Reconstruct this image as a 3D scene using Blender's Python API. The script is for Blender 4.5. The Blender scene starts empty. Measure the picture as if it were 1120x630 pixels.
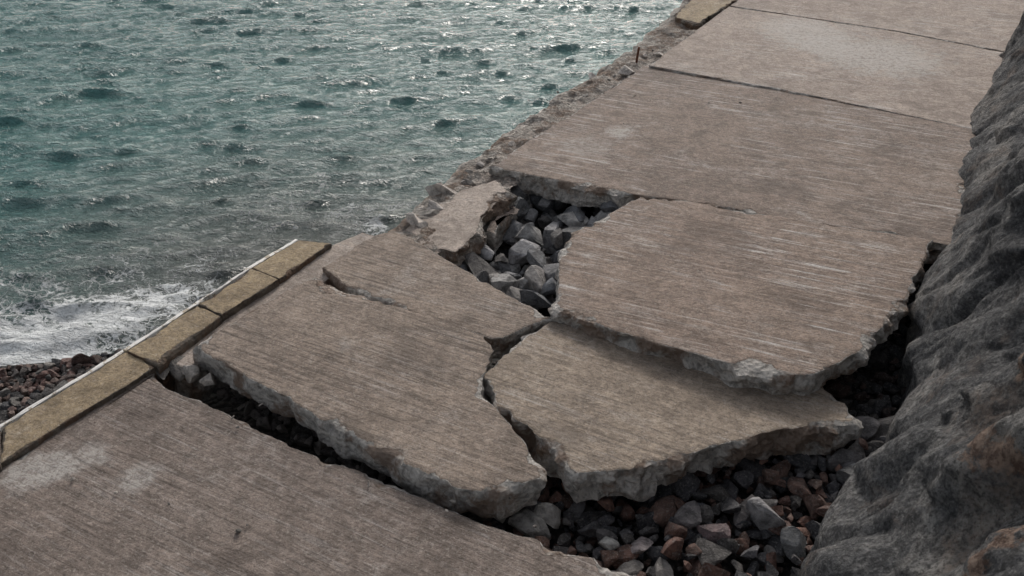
import bpy, bmesh, math, random
import numpy as np
from mathutils import Vector, noise, Euler
random.seed(4); np.random.seed(4)
CAMH=4.5; F=1000.0; TH=math.radians(32.2)
cT,sT=math.cos(TH),math.sin(TH)
def P(u,v,z0=0.0,a=0.0,b=0.0):
    """photo survey point -> world point on the plane z=z0+a*x+b*(y-7)"""
    dx=(u-560)/F; dv=(315-v)/F
    d=(dx, cT+dv*sT, -sT+dv*cT)
    t=(z0-7*b-CAMH)/(d[2]-a*d[0]-b*d[1])
    return Vector((d[0]*t,d[1]*t,CAMH+d[2]*t))
sc=bpy.context.scene
# ---------- materials ----------
class NT:
    def __init__(s,name):
        s.m=bpy.data.materials.new(name); s.m.use_nodes=True
        s.t=s.m.node_tree; s.n=s.t.nodes; s.l=s.t.links
        s.b=s.n['Principled BSDF']
        s.tc=s.n.new('ShaderNodeTexCoord')
    def lk(s,a,b): s.l.new(a,b)
    def mapping(s,rot=0,scale=(1,1,1)):
        m1=s.n.new('ShaderNodeMapping'); m1.inputs['Rotation'].default_value=(0,0,rot)
        s.lk(s.tc.outputs['Object'],m1.inputs['Vector'])
        m2=s.n.new('ShaderNodeMapping'); m2.inputs['Scale'].default_value=scale
        s.lk(m1.outputs[0],m2.inputs['Vector']); return m2.outputs[0]
    def noise(s,vec,scale,detail=6,rough=.6,dist=0):
        n=s.n.new('ShaderNodeTexNoise'); n.inputs['Scale'].default_value=scale
        n.inputs['Detail'].default_value=detail; n.inputs['Roughness'].default_value=rough
        n.inputs['Distortion'].default_value=dist
        if vec is not None: s.lk(vec,n.inputs['Vector'])
        return n.outputs['Fac']
    def voro(s,vec,scale,feature='F1',out='Distance'):
        n=s.n.new('ShaderNodeTexVoronoi'); n.feature=feature; n.inputs['Scale'].default_value=scale
        if vec is not None: s.lk(vec,n.inputs['Vector'])
        return n.outputs[out]
    def ramp(s,fac,stops):
        r=s.n.new('ShaderNodeValToRGB'); e=r.color_ramp.elements
        while len(e)<len(stops): e.new(.5)
        for i,(p,c) in enumerate(stops):
            e[i].position=p
            e[i].color=(c,c,c,1) if not isinstance(c,tuple) else (*c,1)
        s.lk(fac,r.inputs[0]); return r.outputs[0]
    def mix(s,fac,a,b,mode='MIX'):
        n=s.n.new('ShaderNodeMix'); n.data_type='RGBA'; n.blend_type=mode
        for inp,v in ((n.inputs[0],fac),(n.inputs[6],a),(n.inputs[7],b)):
            if isinstance(v,(int,float)): inp.default_value=v
            elif isinstance(v,tuple): inp.default_value=(*v,1)
            else: s.lk(v,inp)
        return n.outputs[2]
    def math(s,op,a,b=0.0,clamp=False):
        n=s.n.new('ShaderNodeMath'); n.operation=op; n.use_clamp=clamp
        for i,v in enumerate((a,b)):
            if isinstance(v,(int,float)): n.inputs[i].default_value=v
            else: s.lk(v,n.inputs[i])
        return n.outputs[0]
    def attr(s,name):
        n=s.n.new('ShaderNodeAttribute'); n.attribute_name=name; return n
    def bump(s,h,dist,strength=1,prev=None):
        n=s.n.new('ShaderNodeBump'); n.inputs['Distance'].default_value=dist
        n.inputs['Strength'].default_value=strength
        s.lk(h,n.inputs['Height'])
        if prev is not None: s.lk(prev,n.inputs['Normal'])
        return n.outputs[0]

def concrete(name,base=(.29,.23,.185),dark=(.17,.13,.105),edge=(.72,.675,.625),rot=29,streak=.5,groove=1.0,patches=(),efscale=1.0):
    k=NT(name); r=math.radians(rot)
    o=k.mapping()
    st=k.mapping(r,(1.1,27,1)); st2=k.mapping(r,(.8,7,1)); st3=k.mapping(r+.03,(.7,44,1))
    big=k.noise(o,.8,6,.65,.3); med=k.noise(o,4.5,9,.75,.3); fine=k.noise(o,55,4,.75); mid=k.noise(o,17,6,.75)
    g1=k.noise(st,1.0,4,.6,.35); g2=k.noise(st2,2.0,8,.7,.7); g3=k.noise(st3,1.0,4,.6,.3)
    col=k.mix(k.ramp(big,[(.42,0.),(.58,1.)]),dark,base)
    col=k.mix(.55,col,k.mix(k.ramp(med,[(.40,0.),(.60,1.)]),tuple(c*.66 for c in base),tuple(c*1.28 for c in base)))
    col=k.mix(1.0,col,k.ramp(mid,[(.42,.85),(.58,1.2)]),'MULTIPLY')
    gm=k.math('MULTIPLY',k.ramp(g1,[(.40,1.),(.49,0.)]),k.ramp(k.noise(o,1.1,5,.6),[(.43,.12),(.58,.75)]))
    col=k.mix(k.math('MULTIPLY',gm,groove),col,tuple(c*.45 for c in dark))
    region=k.ramp(k.noise(o,.7,5,.6,.5),[(.43,0.05),(.56,1.)])
    line=k.ramp(g3,[(.52,0.),(.60,1.)])
    smask=k.math('MULTIPLY',k.math('MULTIPLY',k.ramp(g2,[(.46,0.),(.57,1.)]),region),line)
    col=k.mix(k.math('MULTIPLY',smask,streak),col,(.68,.64,.61))
    wash=k.math('MULTIPLY',k.ramp(g2,[(.52,0.),(.62,1.)]),region)
    col=k.mix(k.math('MULTIPLY',k.math('MULTIPLY',wash,k.ramp(mid,[(.44,.2),(.56,1.)])),streak*.5),col,(.57,.53,.50))
    # chalky bloom and dark damp stains
    chalk=k.math('MULTIPLY',k.ramp(k.noise(o,1.3,9,.72,1.2),[(.55,0.),(.68,1.)]),k.ramp(mid,[(.45,.15),(.56,1.)]))
    col=k.mix(k.math('MULTIPLY',chalk,.5),col,(.54,.50,.465))
    pits=k.ramp(fine,[(.41,1.),(.47,0.)])
    col=k.mix(k.math('MULTIPLY',pits,.4),col,(.07,.055,.045))
    specks=k.ramp(k.noise(o,38,4,.8),[(.56,0.),(.62,1.)])
    col=k.mix(k.math('MULTIPLY',specks,.4),col,(.55,.49,.44))
    blot=k.ramp(k.noise(o,1.6,7,.7,.6),[(.52,0.),(.62,1.)])
    col=k.mix(k.math('MULTIPLY',blot,.5),col,tuple(c*.6 for c in dark))
    for (cx,cy,rad,amt) in patches:
        g=k.n.new('ShaderNodeVectorMath'); g.operation='DISTANCE'
        k.lk(o,g.inputs[0]); g.inputs[1].default_value=(cx,cy,0)
        dd=k.math('ADD',g.outputs['Value'],k.math('MULTIPLY',k.math('SUBTRACT',med,.5),rad*2.2))
        mk=k.ramp(k.math('DIVIDE',dd,rad*2),[(.3,1.),(.55,0.)])
        col=k.mix(k.math('MULTIPLY',k.math('MULTIPLY',mk,amt),k.ramp(mid,[(.42,.3),(.55,1.)])),col,(.52,.485,.45))
    en=k.noise(o,7,9,.75,.5); agg=k.voro(o,24); en2=k.noise(o,2.2,5,.65)
    ecol=k.mix(k.ramp(en,[(.41,0.),(.52,1.)]),tuple(c*.5 for c in edge),edge)
    ecol=k.mix(k.ramp(agg,[(.1,.5),(.33,0.)]),ecol,(.24,.22,.20))
    ecol=k.mix(k.ramp(en2,[(.43,.75),(.51,0.)]),ecol,(.23,.14,.088))
    ef=k.attr('edge').outputs['Fac']
    efn=k.math('ADD',k.math('MULTIPLY',ef,efscale),k.math('MULTIPLY',k.math('SUBTRACT',k.noise(o,16,6,.75),.5),2.0))
    em=k.ramp(efn,[(.40,0.),(.53,1.)])
    col=k.mix(em,col,ecol)
    k.lk(col,k.b.inputs['Base Color']); k.b.inputs['Roughness'].default_value=.85
    k.b.inputs['Specular IOR Level'].default_value=.3
    b1=k.bump(g1,.022*groove+.001,1.); b2=k.bump(fine,.01,1.,b1); b3=k.bump(mid,.02,1.,b2); b3=k.bump(med,.03,.8,b3)
    b4=k.bump(k.math('MULTIPLY',em,k.math('ADD',en,k.math('MULTIPLY',agg,.5))),.09,1.,b3)
    k.lk(b4,k.b.inputs['Normal']); return k.m

def rockmat(name):
    k=NT(name); o=k.mapping()
    c=k.attr('col').outputs['Color']
    n1=k.noise(o,11,8,.7,.3); n2=k.noise(o,60,5,.7)
    col=k.mix(1.0,c,k.ramp(n1,[(.38,.5),(.62,1.5)]),'MULTIPLY')
    col=k.mix(k.ramp(n2,[(.53,0.),(.65,.4)]),col,(.4,.38,.36))
    k.lk(col,k.b.inputs['Base Color']); k.b.inputs['Roughness'].default_value=.75
    b=k.bump(n1,.05,1.); b=k.bump(n2,.01,1.,b); k.lk(b,k.b.inputs['Normal']); return k.m

def gravelmat():
    k=NT('dark_gravel'); o=k.mapping()
    v=k.voro(o,16); n=k.noise(o,5,6,.6)
    col=k.mix(k.ramp(v,[(0.1,1.),(.5,0.)]),(.012,.011,.010),k.mix(n,(.05,.045,.042),(.09,.065,.055)))
    k.lk(col,k.b.inputs['Base Color']); k.b.inputs['Roughness'].default_value=.9
    k.lk(k.bump(v,-.06,1.),k.b.inputs['Normal']); return k.m

def cliffmat():
    k=NT('cliff_rock'); o=k.mapping()
    n1=k.noise(o,1.1,10,.65,.6); n2=k.noise(o,6,12,.75,.3); n3=k.noise(o,38,8,.75); n4=k.noise(o,16,8,.75)
    col=k.ramp(n2,[(.38,(.085,.087,.092)),(.47,(.18,.178,.18)),(.54,(.26,.255,.25)),(.63,(.46,.445,.425))])
    col=k.mix(k.ramp(n1,[(.43,.75),(.54,0.)]),col,(.075,.077,.084))
    col=k.mix(k.ramp(n1,[(.53,0.),(.61,.5)]),col,(.42,.385,.35))
    col=k.mix(1.0,col,k.ramp(n4,[(.42,.55),(.58,1.35)]),'MULTIPLY')
    col=k.mix(k.ramp(n3,[(.41,.8),(.48,0.)]),col,(.035,.035,.037))
    col=k.mix(k.ramp(n3,[(.54,0.),(.62,.45)]),col,(.5,.49,.47))
    brn=k.math('MULTIPLY',k.ramp(k.noise(o,.9,8,.7,1.),[(.53,0.),(.62,.55)]),k.ramp(n4,[(.45,.2),(.56,1.)]))
    col=k.mix(brn,col,(.27,.19,.14))
    a=k.attr('vein').outputs['Fac']
    vm=k.math('ADD',a,k.math('MULTIPLY',k.math('SUBTRACT',n2,.5),4.))
    vcol=k.mix(k.ramp(n4,[(.44,0.),(.56,1.)]),(.16,.085,.055),(.46,.32,.24))
    col=k.mix(k.math('MULTIPLY',k.ramp(vm,[(.5,0.),(.72,.85)]),k.ramp(a,[(.08,0.),(.3,1.)])),col,vcol)
    k.lk(col,k.b.inputs['Base Color']); k.b.inputs['Roughness'].default_value=.85
    b=k.bump(n1,.3,.8); b=k.bump(n2,.24,1.,b); b=k.bump(n4,.07,1.,b); b=k.bump(n3,.028,1.,b); k.lk(b,k.b.inputs['Normal']); return k.m

def watermat():
    k=NT('sea_water'); o=k.mapping()
    rip=k.noise(k.mapping(math.radians(6),(1,2.2,1)),5.5,5,.62,.6)
    fin=k.noise(k.mapping(math.radians(6),(1,1.8,1)),16,4,.6,.4)
    big=k.noise(o,.16,3,.5)
    h=k.attr('depth').outputs['Fac']
    col=k.mix(k.ramp(big,[(.35,0.),(.65,1.)]),(.070,.185,.178),(.09,.225,.21))
    col=k.mix(h,(.115,.13,.12),col)
    f=k.attr('foam').outputs['Fac']
    wv=k.n.new('ShaderNodeVectorMath'); wv.operation='ADD'
    nz=k.n.new('ShaderNodeTexNoise'); nz.inputs['Scale'].default_value=3.; nz.inputs['Detail'].default_value=4
    k.lk(o,nz.inputs['Vector']); k.lk(o,wv.inputs[0])
    sc_=k.n.new('ShaderNodeVectorMath'); sc_.operation='SCALE'; sc_.inputs['Scale'].default_value=.55
    k.lk(nz.outputs['Color'],sc_.inputs[0]); k.lk(sc_.outputs[0],wv.inputs[1])
    cell=k.voro(wv.outputs[0],4.5,'DISTANCE_TO_EDGE'); cell2=k.voro(wv.outputs[0],13,'DISTANCE_TO_EDGE')
    lace=k.math('SUBTRACT',1.0,k.math('MULTIPLY',k.math('MINIMUM',cell,k.math('MULTIPLY',cell2,1.7)),5.0),True)
    fn=k.noise(o,2.6,8,.7,.5)
    v=k.math('ADD',k.math('ADD',f,k.math('MULTIPLY',k.math('SUBTRACT',fn,.5),1.5)),k.math('MULTIPLY',k.math('SUBTRACT',lace,.75),.5))
    fm=k.ramp(v,[(.40,0.),(.66,1.)])
    fm=k.math('MULTIPLY',fm,k.ramp(f,[(.02,0.),(.2,1.)]))
    col=k.mix(fm,col,(.8,.82,.82))
    k.lk(col,k.b.inputs['Base Color'])
    k.lk(k.ramp(fm,[(0.,.05),(1.,.7)]),k.b.inputs['Roughness'])
    k.b.inputs['IOR'].default_value=1.33
    b=k.bump(rip,.17,1.); b=k.bump(fin,.03,1.,b); b=k.bump(fm,.04,.7,b)
    k.lk(b,k.b.inputs['Normal']); return k.m

# ---------- mesh helpers ----------
def mkobj(name,verts,faces,mat,smooth=False,attrs=None,colattr=None):
    me=bpy.data.meshes.new(name); me.from_pydata([tuple(v) for v in verts],[],faces); me.update()
    ob=bpy.data.objects.new(name,me); sc.collection.objects.link(ob); me.materials.append(mat)
    for n,vals in (attrs or {}).items():
        a=me.attributes.new(n,'FLOAT','POINT'); a.data.foreach_set('value',np.asarray(vals,dtype=np.float32))
    if colattr is not None:
        a=me.attributes.new('col','FLOAT_COLOR','POINT'); a.data.foreach_set('color',np.asarray(colattr,dtype=np.float32).ravel())
    if smooth: me.polygons.foreach_set('use_smooth',[True]*len(me.polygons))
    return ob
def fr(p,s,oct=4): return noise.fractal(Vector(p)*s,1.0,2.0,oct)
def vo(p,s): return noise.voronoi(Vector(p)*s)[0][0]
def area2(pts): return sum(pts[i][0]*pts[(i+1)%len(pts)][1]-pts[(i+1)%len(pts)][0]*pts[i][1] for i in range(len(pts)))
def slab(name,px,plane,thick,mat,jag=.03,rough=.035,step=.03,bev=.6,world=None,parent=None,chipamt=.17):
    pts=world or [P(u,v,*plane) for u,v in px]
    if area2(pts)<0: pts=pts[::-1]
    base=[]
    for i in range(len(pts)):
        a,b=pts[i],pts[(i+1)%len(pts)]
        n=max(1,int((b-a).length/step))
        for j in range(n): base.append(a.lerp(b,j/n))
    N=len(base); nr=[]
    for i in range(N):
        d=base[(i+2)%N]-base[(i-2)%N]; q=Vector((d.y,-d.x,0)); 
        nr.append(q.normalized() if q.length>1e-6 else Vector((0,0,0)))
    for _ in range(3): nr=[(nr[i-1]+nr[i]+nr[(i+1)%N]).normalized() for i in range(N)]
    com=[]; chip=[]
    for p in base:
        com.append(fr(p+Vector((0,0,3.1)),1.3,4)*jag*1.2+(vo(p,2.6)-.45)*jag*.9+fr(p,11,4)*jag*.6)
        chip.append(max(0,fr(p+Vector((9,2,0)),2.3,6)-.08)*chipamt+max(0,.33-vo(p+Vector((3,3,0)),4.5))*chipamt*.5)
    verts=[];edge=[]; K=max(4,int(thick/.028)); rings=[]
    def add(off,dz,e,rg,c):
        idx=[]
        for i in range(N):
            q=base[i]+nr[i]*(off+com[i]-c*chip[i])+Vector((0,0,dz))
            if rg:
                q+=nr[i]*((vo(q,4.5)-.45)*rg*2.0+fr(q,11,5)*rg*.8+fr(q,2.1,2)*rg)+Vector((0,0,fr(q+Vector((5,5,5)),9,3)*rg*.3))
            idx.append(len(verts)); verts.append(q); edge.append(e)
        rings.append(idx)
    add(-.040*bev,0,0,0,1.25)
    add(-.014*bev,-.008*bev,.6,0,1.0)
    add(-.002,-.028*bev,1.,rough*.35,.5)
    for k in range(1,K+1): add(-.04*(k/K),-.028*bev-(thick-.03)*k/K,1.0,rough,max(0,.25-.1*k))
    faces=[]
    for r in range(len(rings)-1):
        A,B=rings[r],rings[r+1]
        for i in range(N):
            j=(i+1)%N; faces.append((A[i],B[i],B[j],A[j]))
    faces.append(tuple(rings[0])); faces.append(tuple(reversed(rings[-1])))
    ob=mkobj(name,verts,faces,mat,attrs={'edge':edge})
    bm=bmesh.new(); bm.from_mesh(ob.data)
    bmesh.ops.triangulate(bm,faces=[f for f in bm.faces if len(f.verts)>4])
    bm.to_mesh(ob.data); bm.free()
    if parent: ob.parent=parent
    return ob
def resamp(path,n):
    L=[0]
    for i in range(1,len(path)): L.append(L[-1]+(path[i]-path[i-1]).length)
    out=[]
    for k in range(n):
        s=L[-1]*k/(n-1); i=1
        while i<len(path)-1 and L[i]<s: i+=1
        t=(s-L[i-1])/(L[i]-L[i-1]); out.append(path[i-1].lerp(path[i],t))
    return out
def ribbon(name,outer,inner,z,mat,relief=.06,n=320,m=22,drop=.8):
    a=resamp([P(u,v,z) for u,v in outer],n); b=resamp([P(u,v,z) for u,v in inner],n)
    V=[];E=[]
    for i in range(n):
        w=(a[i]-b[i]); w.z=0; w.normalize()
        for j in range(-4,m):
            t=max(j,0)/(m-1); p=a[i].lerp(b[i],t)
            wob=(fr(a[i],1.6,5)*.09+(vo(a[i],3.2)-.4)*.14)*(1-t)
            p=p+w*wob
            r=(vo(p,4.2)-.4)*relief*1.3+fr(p,3.,6)*relief*1.2+fr(p,15,3)*relief*.25
            fall=-.06*max(0,1-t*5)**2
            p=p+Vector((0,0,r+fall))
            if j<0: p=p+w*(fr(p,6,3)*.04+.02*(-j))-Vector((0,0,drop*(-j)/4))
            V.append(p); E.append(1.0 if j<1 else .45+.3*(1-t))
    M=m+4
    Fs=[(i*M+j,(i+1)*M+j,(i+1)*M+j+1,i*M+j+1) for i in range(n-1) for j in range(M-1)]
    return mkobj(name,V,Fs,mat,attrs={'edge':E})

bm=bmesh.new(); bmesh.ops.create_icosphere(bm,subdivisions=3,radius=1.0)
ICO=np.array([v.co[:] for v in bm.verts]); ICOF=[tuple(v.index for v in f.verts) for f in bm.faces]; bm.free()
def rockverts(size):
    V=ICO.copy()*1.15
    for _ in range(random.randint(11,16)):
        n=np.random.randn(3); n/=np.linalg.norm(n); d=random.uniform(.42,.78)
        s=V@n; m=s>d; V[m]-=np.outer(s[m]-d,n)
    V*=1.3*np.array([random.uniform(.8,1.3),random.uniform(.6,1.),random.uniform(.5,.85)])
    R=np.array(Euler((random.uniform(-.6,.6),random.uniform(-.6,.6),random.uniform(0,6.28))).to_matrix())
    return (V@R.T)*size
def inpoly(x,y,poly):
    c=False;n=len(poly)
    for i in range(n):
        x1,y1=poly[i][0],poly[i][1];x2,y2=poly[i-1][0],poly[i-1][1]
        if (y1>y)!=(y2>y) and x<(x2-x1)*(y-y1)/(y2-y1)+x1: c=not c
    return c
class Rocks:
    def __init__(s): s.V=[];s.F=[];s.C=[];s.n=0
    def add(s,p,size,col):
        V=rockverts(size)+np.array(p); s.V.append(V)
        s.F+= [tuple(i+s.n for i in f) for f in ICOF]; s.n+=len(V)
        j=random.uniform(.6,1.4); s.C.append(np.tile([col[0]*j,col[1]*j,col[2]*j,1],(len(V),1)))
    def scatter(s,poly,zf,smin,smax,count,cols,sep=.75,power=2.0):
        xs=[p[0] for p in poly];ys=[p[1] for p in poly]; placed=[];t=0
        while len(placed)<count and t<count*40:
            t+=1
            x=random.uniform(min(xs),max(xs));y=random.uniform(min(ys),max(ys))
            if not inpoly(x,y,poly): continue
            r=smin+(smax-smin)*random.random()**power
            if any((x-a)**2+(y-b)**2<((r+c)*sep)**2 for a,b,c in placed): continue
            placed.append((x,y,r)); s.add((x,y,zf(x,y,r)),r,random.choice(cols))
    def build(s,name,mat):
        return mkobj(name,np.vstack(s.V),s.F,mat,colattr=np.vstack(s.C))

def pxy(u,v,z=0): p=P(u,v,z); return p.x,p.y
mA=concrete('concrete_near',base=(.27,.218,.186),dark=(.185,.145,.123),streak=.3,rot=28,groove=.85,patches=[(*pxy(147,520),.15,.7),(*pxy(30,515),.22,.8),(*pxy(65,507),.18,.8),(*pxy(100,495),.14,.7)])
mB=concrete('concrete_mid',base=(.345,.275,.222),dark=(.225,.178,.147),streak=.3,rot=27,groove=.9,patches=[(*pxy(378,382,.05),.15,.65)])
mC=concrete('concrete_tilted',base=(.39,.315,.247),dark=(.27,.215,.17),streak=.4,rot=26,groove=.7)
mD=concrete('concrete_right',base=(.325,.247,.198),dark=(.205,.15,.122),streak=.9,rot=23,groove=.65)
mE=concrete('concrete_far',base=(.285,.22,.18),dark=(.175,.132,.11),streak=.85,rot=24,groove=.4,patches=[(*pxy(678,145),.22,.8),(*pxy(640,160),.35,.4)])
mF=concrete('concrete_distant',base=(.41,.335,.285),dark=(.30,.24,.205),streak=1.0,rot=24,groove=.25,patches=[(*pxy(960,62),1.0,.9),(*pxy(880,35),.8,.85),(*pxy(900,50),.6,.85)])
mK=concrete('kerb_concrete',base=(.37,.285,.18),dark=(.24,.18,.115),edge=(.22,.185,.15),streak=.1,groove=.15)
mR=concrete('rough_concrete',base=(.47,.395,.34),dark=(.31,.255,.215),edge=(.64,.58,.52),streak=.4,groove=.05,efscale=.8)
mRock=rockmat('broken_stone'); mG=gravelmat(); mCl=cliffmat(); mW=watermat()

# ---------- slabs ----------
slab('concrete_slab',[(180,421),(250,452),(330,492),(400,517),(470,548),(540,574),(620,600),(712,631),(760,650),(830,700),(600,1000),(-500,900),(-260,690),(-20,520),(100,446),(170,404)],(-.02,0,0),.3,mA,jag=.024,rough=.03)
slab('concrete_slab',[(206,378),(250,403),(300,429),(350,458),(400,488),(450,514),(500,534),(545,542),(594,524),(596,508),(570,478),(547,452),(530,430),(533,400),(541,383),(530,366),(500,354),(440,336),(385,319),(345,300),(280,335)],(.09,-.02,0),.27,mB,jag=.022,rough=.03)
slab('concrete_slab',[(352,292),(378,312),(440,338),(500,358),(536,371),(550,370),(584,354),(608,347),(560,324),(500,290),(452,260),(430,252),(410,256),(378,276)],(.035,0,0),.25,mB,jag=.012,rough=.02)
slab('concrete_slab',[(606,347),(560,380),(526,411),(545,441),(580,471),(612,502),(632,518),(700,513),(780,491),(850,470),(900,466),(946,463),(925,440),(905,428),(880,400),(760,370)],(.02,-.05,-.02),.3,mC,jag=.03,rough=.06)
slab('concrete_slab',[(700,214),(640,248),(612,273),(606,337),(650,354),(700,371),(790,396),(850,410),(893,409),(945,383),(988,338),(1003,300),(1020,262),(860,238),(760,220)],(.13,0,-.015),.26,mD,jag=.022,rough=.05)
slab('concrete_slab',[(533,182),(600,195),(700,214),(760,221),(860,239),(1045,269),(1078,140),(880,99),(710,67),(640,115)],(.055,0,-.0125),.27,mE,jag=.012,rough=.05)
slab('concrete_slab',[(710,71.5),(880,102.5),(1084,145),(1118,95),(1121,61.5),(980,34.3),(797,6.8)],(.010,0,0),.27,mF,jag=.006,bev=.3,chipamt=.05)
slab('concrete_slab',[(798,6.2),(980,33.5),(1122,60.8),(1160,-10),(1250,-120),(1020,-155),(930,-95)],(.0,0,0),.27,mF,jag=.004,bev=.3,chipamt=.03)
# kerb
kerb=bpy.data.objects.new('kerb',None); sc.collection.objects.link(kerb)
O=[(-420,750),(-160,572),(0,468),(138,384),(216,333),(275,293),(327,262)]
I=[(-360,780),(-130,600),(0,507),(172,400),(242,345),(305,305),(363,265)]
for i in range(len(O)-1):
    z=.04+.014*math.sin(i*2.3)
    a,b,c,d=[P(*q,z) for q in (O[i],O[i+1],I[i+1],I[i])]
    g=(b-a).normalized()*.005; h=(c-d).normalized()*.005
    slab('kerb_block_%d'%i,None,None,.42,mK,jag=.01,rough=.008,bev=.35,world=[a+g,b-g,c-h,d+h],parent=kerb,chipamt=.08)
slab('kerb_backing_strip',[(226,392),(300,345),(360,305),(420,268),(412,257),(396,253),(365,266),(307,306),(244,346),(178,396),(205,405)],(-.03,0,0),.4,mR,jag=.006,bev=.4,parent=kerb,chipamt=.05)
k=NT('worn_white_paint'); o=k.mapping(); n=k.noise(o,14,6,.7)
k.lk(k.mix(k.ramp(n,[(.42,0.),(.5,1.)]),(.34,.28,.2),(.74,.72,.68)),k.b.inputs['Base Color']); mP=k.m
for i in range(len(O)-1):
    z=.03+.014*math.sin(i*2.3)
    a,b=P(*O[i],z),P(*O[i+1],z); n_=Vector((-(b-a).y,(b-a).x,0)).normalized()
    slab('kerb_white_lip_%d'%i,None,None,.3,mP,jag=.008,rough=.006,bev=.2,world=[a+n_*.045,b+n_*.045,b+n_*.002,a+n_*.002],parent=kerb,chipamt=.04)
# broken sea edge
slab('broken_edge_concrete',[(440,252),(470,228),(505,207),(542,196),(560,210),(530,234),(519,258),(498,275),(480,272)],(.0,0.05,0.0),.4,mR,jag=.03,rough=.06)
slab('broken_edge_concrete',[(531,252),(536,242),(562,222),(567,228),(546,246),(541,256)],(-.16,0,0),.3,mA,jag=.006,rough=.01,bev=.4)
ribbon('broken_edge_concrete',[(425,250),(465,216),(512,176),(568,134),(632,91),(688,53),(728,20),(748,0),(800,-40),(900,-100)],
  [(470,285),(525,245),(560,205),(600,172),(665,130),(730,85),(775,45),(825,15),(870,-20),(960,-80)],-.07,mR,relief=.045)
slab('kerb_far',[(740,20),(742,9),(790,-20),(880,-90),(905,-85),(800,3),(765,25)],(.04,0,0),.4,mK,jag=.03,rough=.04)

out=[P(u,v,0) for u,v in [(-420,755),(-160,577),(0,472),(138,388),(327,266),(364,270),(410,262),(443,255),(512,208),(580,142),(640,101),(700,66),(745,15),(795,-10),(905,-85),(1080,-190)]]
inn=[Vector((p.x+5.5,p.y-2.6,0)) for p in reversed(out)]
poly=out+inn
n=len(poly); V=[Vector((p.x,p.y,-.52)) for p in poly]+[Vector((p.x,p.y,-2.2)) for p in poly]
Fs=[tuple(range(n)),tuple(reversed(range(n,2*n)))]+[(i,n+i,n+(i+1)%n,(i+1)%n) for i in range(n)]
ob=mkobj('rubble_bed',V,Fs,mG)
bm=bmesh.new(); bm.from_mesh(ob.data); bmesh.ops.triangulate(bm,faces=bm.faces[:]); bmesh.ops.recalc_face_normals(bm,faces=bm.faces[:]); bm.to_mesh(ob.data); bm.free()

grey=[(.17,.17,.175),(.24,.235,.24),(.12,.125,.135),(.31,.30,.29),(.20,.185,.175)]
red=[(.12,.065,.05),(.075,.068,.064),(.055,.052,.056),(.14,.085,.067),(.09,.086,.09),(.18,.10,.075),(.06,.06,.065),(.19,.175,.165),(.115,.107,.107)]
R=Rocks()
hole=[P(u,v,-.3) for u,v in [(470,290),(530,225),(560,195),(720,215),(690,260),(620,300),(625,345),(570,345),(500,310)]]
R.scatter(hole,lambda x,y,r:-.38+random.uniform(-.05,.12),.08,.25,85,grey,.5,1.4)
R.scatter(hole,lambda x,y,r:-.47,.04,.1,160,grey,.5)
low=[P(u,v,-.4) for u,v in [(500,560),(600,500),(640,500),(950,460),(990,480),(930,720),(700,720)]]
R.scatter(low,lambda x,y,r:-.40+random.uniform(-.05,.07),.035,.13,520,red,.52,2.5)
R.scatter(low,lambda x,y,r:-.49,.025,.05,600,red,.5)
for u,v,s,c in [(580,574,.13,(.45,.43,.41)),(603,563,.09,(.35,.33,.31)),(545,562,.10,(.38,.36,.34)),(838,568,.13,(.25,.24,.24)),(815,560,.09,(.27,.24,.23)),(668,596,.09,(.36,.35,.33)),(870,590,.1,(.22,.22,.22)),(735,600,.10,(.2,.11,.085)),(780,585,.12,(.14,.10,.10)),(566,482,.06,(.38,.35,.32)),(700,600,.07,(.22,.19,.19)),(755,560,.12,(.11,.10,.10)),(930,520,.14,(.14,.14,.14))]:
    R.add(P(u,v,-.33),s,c)
gap=[P(u,v,-.35) for u,v in [(185,395),(215,380),(560,560),(520,590)]]
R.scatter(gap,lambda x,y,r:-.42,.04,.1,140,[(.14,.12,.11),(.1,.09,.08),(.22,.19,.17)],.6)
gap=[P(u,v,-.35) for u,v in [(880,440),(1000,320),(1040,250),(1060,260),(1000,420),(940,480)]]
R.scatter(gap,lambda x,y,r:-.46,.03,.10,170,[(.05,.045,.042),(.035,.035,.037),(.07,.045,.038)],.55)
for u,v,s in [(192,402,.12),(176,408,.09),(208,410,.09),(228,416,.07),(290,322,.04)]:
    R.add(P(u,v,-.08),s,(.36,.325,.29))
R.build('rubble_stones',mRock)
E=Rocks()
for path,n in (([(445,246),(470,224),(520,184),(575,142),(640,98),(700,62)],30),([(700,62),(720,55),(745,30),(790,-5)],22)):
    for _ in range(n):
        i=random.randrange(len(path)-1); t=random.random()
        u=path[i][0]*(1-t)+path[i+1][0]*t+random.gauss(3,6); v=path[i][1]*(1-t)+path[i+1][1]*t+random.gauss(2,4)
        E.add(P(u,v,-.05)+Vector((0,0,-.02)),random.choice([.025,.03,.05,.07,.12]),random.choice([(.42,.37,.33),(.3,.27,.24),(.5,.45,.41)]))
# loose chips lying on the slabs
for _ in range(45):
    u,v=random.choice([(random.uniform(560,700),random.uniform(100,180)),(random.uniform(240,520),random.uniform(400,470)),(random.uniform(60,600),random.uniform(500,600)),(random.uniform(700,1000),random.uniform(60,200))])
    E.add(P(u,v,.0)+Vector((0,0,.0)),random.uniform(.008,.02),random.choice([(.42,.37,.33),(.2,.18,.16)]))
E.build('edge_rubble',mRock)

k=NT('rust'); o=k.mapping()
k.lk(k.ramp(k.noise(o,40,5,.7),[(.4,(.07,.028,.018)),(.6,(.20,.08,.04))]),k.b.inputs['Base Color']); k.b.inputs['Roughness'].default_value=.9
p=P(697,66,0)
bpy.ops.mesh.primitive_cylinder_add(radius=.018,depth=.26,location=(p.x,p.y,.08),vertices=12,rotation=(.05,.08,0))
rb=bpy.context.object; rb.name='rusty_rebar_post'; rb.data.materials.append(k.m)

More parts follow.
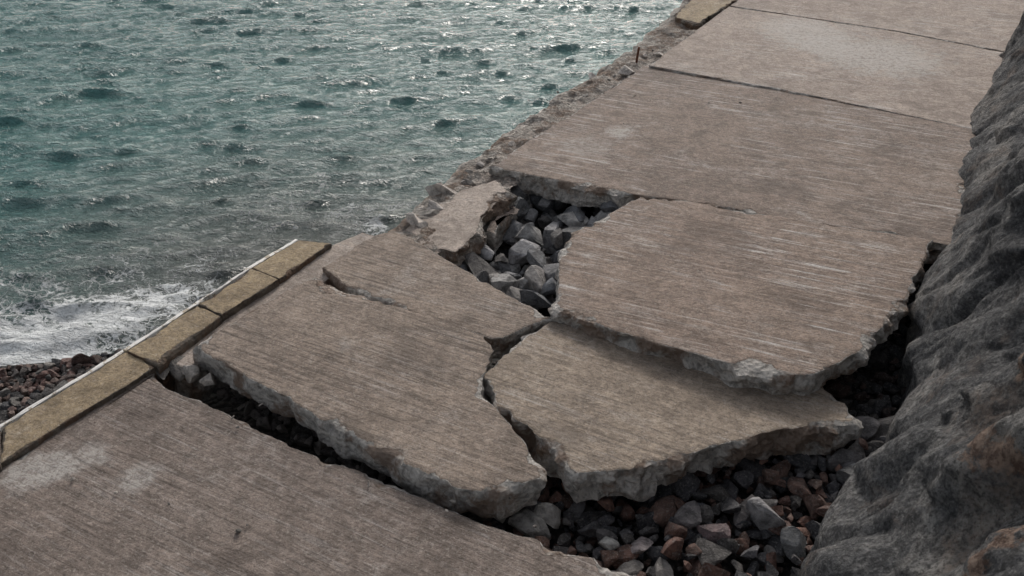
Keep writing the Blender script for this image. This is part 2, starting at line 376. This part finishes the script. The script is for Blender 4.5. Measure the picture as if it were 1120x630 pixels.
# ---------- cliff ----------
bp=[(1.0,-6.0),(.2,-2.0)]
prof=[(855,690),(872,632),(890,580),(912,530),(957,480),(965,440),(985,390),(998,335),(1022,270),(1046,190),(1060,130),(1092,70),(1122,15),(1200,-90)]
bp+= [ (P(u,v,0).x,P(u,v,0).y) for u,v in prof]
e=Vector((*bp[-1],0)); bp+=[(e.x+8,e.y+14),(e.x+40,e.y+60)]
cum=[0]
for i in range(1,len(bp)): cum.append(cum[-1]+math.dist(bp[i],bp[i-1]))
def base_at(s):
    for i in range(1,len(bp)):
        if s<=cum[i] or i==len(bp)-1:
            t=(s-cum[i-1])/(cum[i]-cum[i-1]); return bp[i-1][0]*(1-t)+bp[i][0]*t, bp[i-1][1]*(1-t)+bp[i][1]*t
ss=list(np.arange(0,7,.12))+list(np.arange(7,24,.03))+list(np.linspace(24.2,cum[-1],120))
hs=list(np.arange(-.7,4.6,.03))+list(np.linspace(4.7,11,40))
nx,ny=.873,-.487
V=[];vein=[]
for s in ss:
    x0,y0=base_at(s)
    for h in hs:
        lean=.52*max(h,0)
        q1=s*.9+h*.45; q2=h*.9-s*.45
        big=noise.fractal(Vector((q1*.42,q2*.25,2.0)),1.,2.,2)*.55
        wz=noise.noise(Vector((s*1.7,h*1.7,1.)))*.35
        def facets(sx,sy,zz,a1,a2,dp):
            dd,pp=noise.voronoi(Vector((q1*sx+wz,q2*sy+wz,zz)))
            c=pp[0]; g1=noise.noise(c*7.3)*a1; g2=noise.noise(c*5.1+Vector((9,9,9)))*a2
            loc=Vector((q1*sx,q2*sy,zz))-c
            fac=min(1,(dd[1]-dd[0])*4)
            return (loc.x*g1+loc.y*g2)*fac-dp*(1-fac)**2
        facet=facets(.75,.4,5.,.9,.7,.17)+facets(2.0,1.1,8.,.28,.25,.06)
        tr=noise.fractal(Vector((q1*2.4,q2*1.5,0)),.8,2.,7)*.10
        rg=noise.ridged_multi_fractal(Vector((q1*1.4,q2*.9,3.)),.9,2.1,6,1.,2.)*.06
        att=min(1,.35+max(h,0)*.45)
        d=(big+facet+tr+rg-.03)*att
        off=lean-d+.08
        V.append((x0+nx*off,y0+ny*off,h+big*.1)); 
        vv=math.exp(-((h-(1.38+.27*(s-10.5)+.12*math.sin(s*2.1)+.1*math.sin(s*5.3)))/.13)**2) if s<18 else 0
        vein.append(vv*.85)
nh=len(hs); Fs=[(i*nh+j,(i+1)*nh+j,(i+1)*nh+j+1,i*nh+j+1) for i in range(len(ss)-1) for j in range(nh-1)]
top0=len(V)
for s in ss:
    x0,y0=base_at(s); V.append((x0+60,y0-30,14)); vein.append(0)
for i in range(len(ss)-1): Fs.append((i*nh+nh-1,(i+1)*nh+nh-1,top0+i+1,top0+i))
mkobj('rock_cliff',V,Fs,mCl,smooth=True,attrs={'vein':vein})

# ---------- water ----------
WZ=-1.15
xs=np.concatenate([-15-np.geomspace(1,3000,70)[::-1]+1-.06,np.arange(-15,7,.06),7+np.geomspace(.06,3000,70)])
ys=np.concatenate([-3000+0*np.arange(1),np.linspace(-400,2,30),np.arange(2.1,24,.045),24+np.geomspace(.06,3500,90)])
X,Y=np.meshgrid(xs,ys,indexing='ij')
rng=np.random.RandomState(23)
Z=np.zeros_like(X);DX=np.zeros_like(X);DY=np.zeros_like(X)
for i in range(110):
    lam=.20*(7.5)**(rng.rand()**1.1)
    ang=math.radians(-78+rng.randn()*20)
    kk=2*math.pi/lam; amp=.0046*lam**.72
    ph=rng.rand()*6.28; cx,cy=math.cos(ang),math.sin(ang)
    wx=X+.12*np.sin(Y*.5+i); wy=Y+.10*np.sin(X*.5+i*1.7)
    th=kk*(wx*cx+wy*cy)+ph
    Z+=amp*np.cos(th); DX+=-cx*amp*np.sin(th)*.7; DY+=-cy*amp*np.sin(th)*.7
fade=np.clip(1-(np.hypot(X+3,Y-12)-16)/25,0,1)
Z*=fade;DX*=fade;DY*=fade
foam=np.zeros_like(X)
for u,v,r,a in [(0,390,1.05,1.15),(60,372,.9,1.15),(115,350,.75,1.05),(175,330,.6,.95),(210,318,.45,.7),(-60,400,1.2,1.),(50,335,1.0,.55),(130,300,1.1,.46),(290,240,.8,.38),(320,222,.8,.36),(390,240,.7,.5),(220,290,.8,.45),(430,225,.5,.45),(350,200,.7,.32),(30,300,1.2,.36)]:
    p=P(u,v,WZ); foam=np.maximum(foam,a*np.exp(-(((X-p.x)**2+(Y-p.y)**2)/r**2)))
dep=np.clip((np.hypot(X+2.2,Y-8.6)-1.5)/4.5,0,1)
V=np.stack([X+DX,Y+DY,WZ+Z],-1).reshape(-1,3)
nx_,ny_=X.shape
idx=np.arange(nx_*ny_).reshape(nx_,ny_)
Fq=np.stack([idx[:-1,:-1],idx[1:,:-1],idx[1:,1:],idx[:-1,1:]],-1).reshape(-1,4)
me=bpy.data.meshes.new('sea_water'); me.vertices.add(len(V)); me.vertices.foreach_set('co',V.astype(np.float32).ravel())
me.loops.add(Fq.size); me.loops.foreach_set('vertex_index',Fq.ravel().astype(np.int32))
me.polygons.add(len(Fq)); me.polygons.foreach_set('loop_start',np.arange(0,Fq.size,4,dtype=np.int32)); me.polygons.foreach_set('loop_total',np.full(len(Fq),4,dtype=np.int32))
me.update(calc_edges=True); me.polygons.foreach_set('use_smooth',[True]*len(Fq)); me.validate()
for n,vals in (('foam',foam),('depth',dep)):
    a=me.attributes.new(n,'FLOAT','POINT'); a.data.foreach_set('value',vals.ravel().astype(np.float32))
me.materials.append(mW); ob=bpy.data.objects.new('sea_water',me); sc.collection.objects.link(ob)

bpoly=[P(u,v,-1.05) for u,v in [(-700,560),(-200,420),(0,398),(60,393),(135,382),(150,385),(60,450),(-200,600),(-600,800)]]
V=[(p.x,p.y,-1.08) for p in bpoly]; 
mkobj('beach_bed',V+[(x,y,-1.6) for x,y,_ in V],[tuple(range(9)),*[(i,9+i,9+(i+1)%9,(i+1)%9) for i in range(9)]],mG)
B=Rocks(); bcol=[(.05,.045,.045),(.11,.06,.05),(.045,.045,.05),(.13,.12,.11),(.08,.065,.06),(.13,.085,.07)]
bsm=[P(u,v,-1.05) for u,v in [(-80,420),(0,402),(60,396),(135,384),(150,392),(60,455),(-80,530)]]
B.scatter(bsm,lambda x,y,r:-1.06,.035,.10,420,bcol,.58,1.7)
B.build('beach_pebbles',mRock)

# ---------- light ----------
el,az=math.radians(30),math.radians(9)
w=bpy.data.worlds.new('World'); sc.world=w; w.use_nodes=True; t=w.node_tree
bg=t.nodes['Background']; sky=t.nodes.new('ShaderNodeTexSky'); sky.sky_type='NISHITA'; sky.sun_disc=False
sky.sun_elevation=el; sky.sun_rotation=az; sky.dust_density=3; sky.air_density=1.0
hsv=t.nodes.new('ShaderNodeHueSaturation'); hsv.inputs['Saturation'].default_value=.3
t.links.new(sky.outputs[0],hsv.inputs['Color']); t.links.new(hsv.outputs[0],bg.inputs[0]); bg.inputs[1].default_value=.15
L=bpy.data.lights.new('sun','SUN'); L.energy=1.5; L.angle=math.radians(10); L.color=(1,.94,.87)
lo=bpy.data.objects.new('sun',L); sc.collection.objects.link(lo)
lo.rotation_euler=Vector((-math.sin(az)*math.cos(el),-math.cos(az)*math.cos(el),-math.sin(el))).to_track_quat('-Z','Y').to_euler()
sc.view_settings.view_transform='Standard'; sc.view_settings.look='None'; sc.view_settings.exposure=0
c=bpy.data.cameras.new('camera'); c.sensor_width=36; c.lens=36*F/1120; c.clip_end=6000; c.clip_start=.05
co=bpy.data.objects.new('camera',c); sc.collection.objects.link(co); co.location=(0,0,CAMH); co.rotation_euler=(math.pi/2-TH,0,0)
c.dof.use_dof=True; c.dof.focus_distance=8.5; c.dof.aperture_fstop=5.6
sc.camera=co
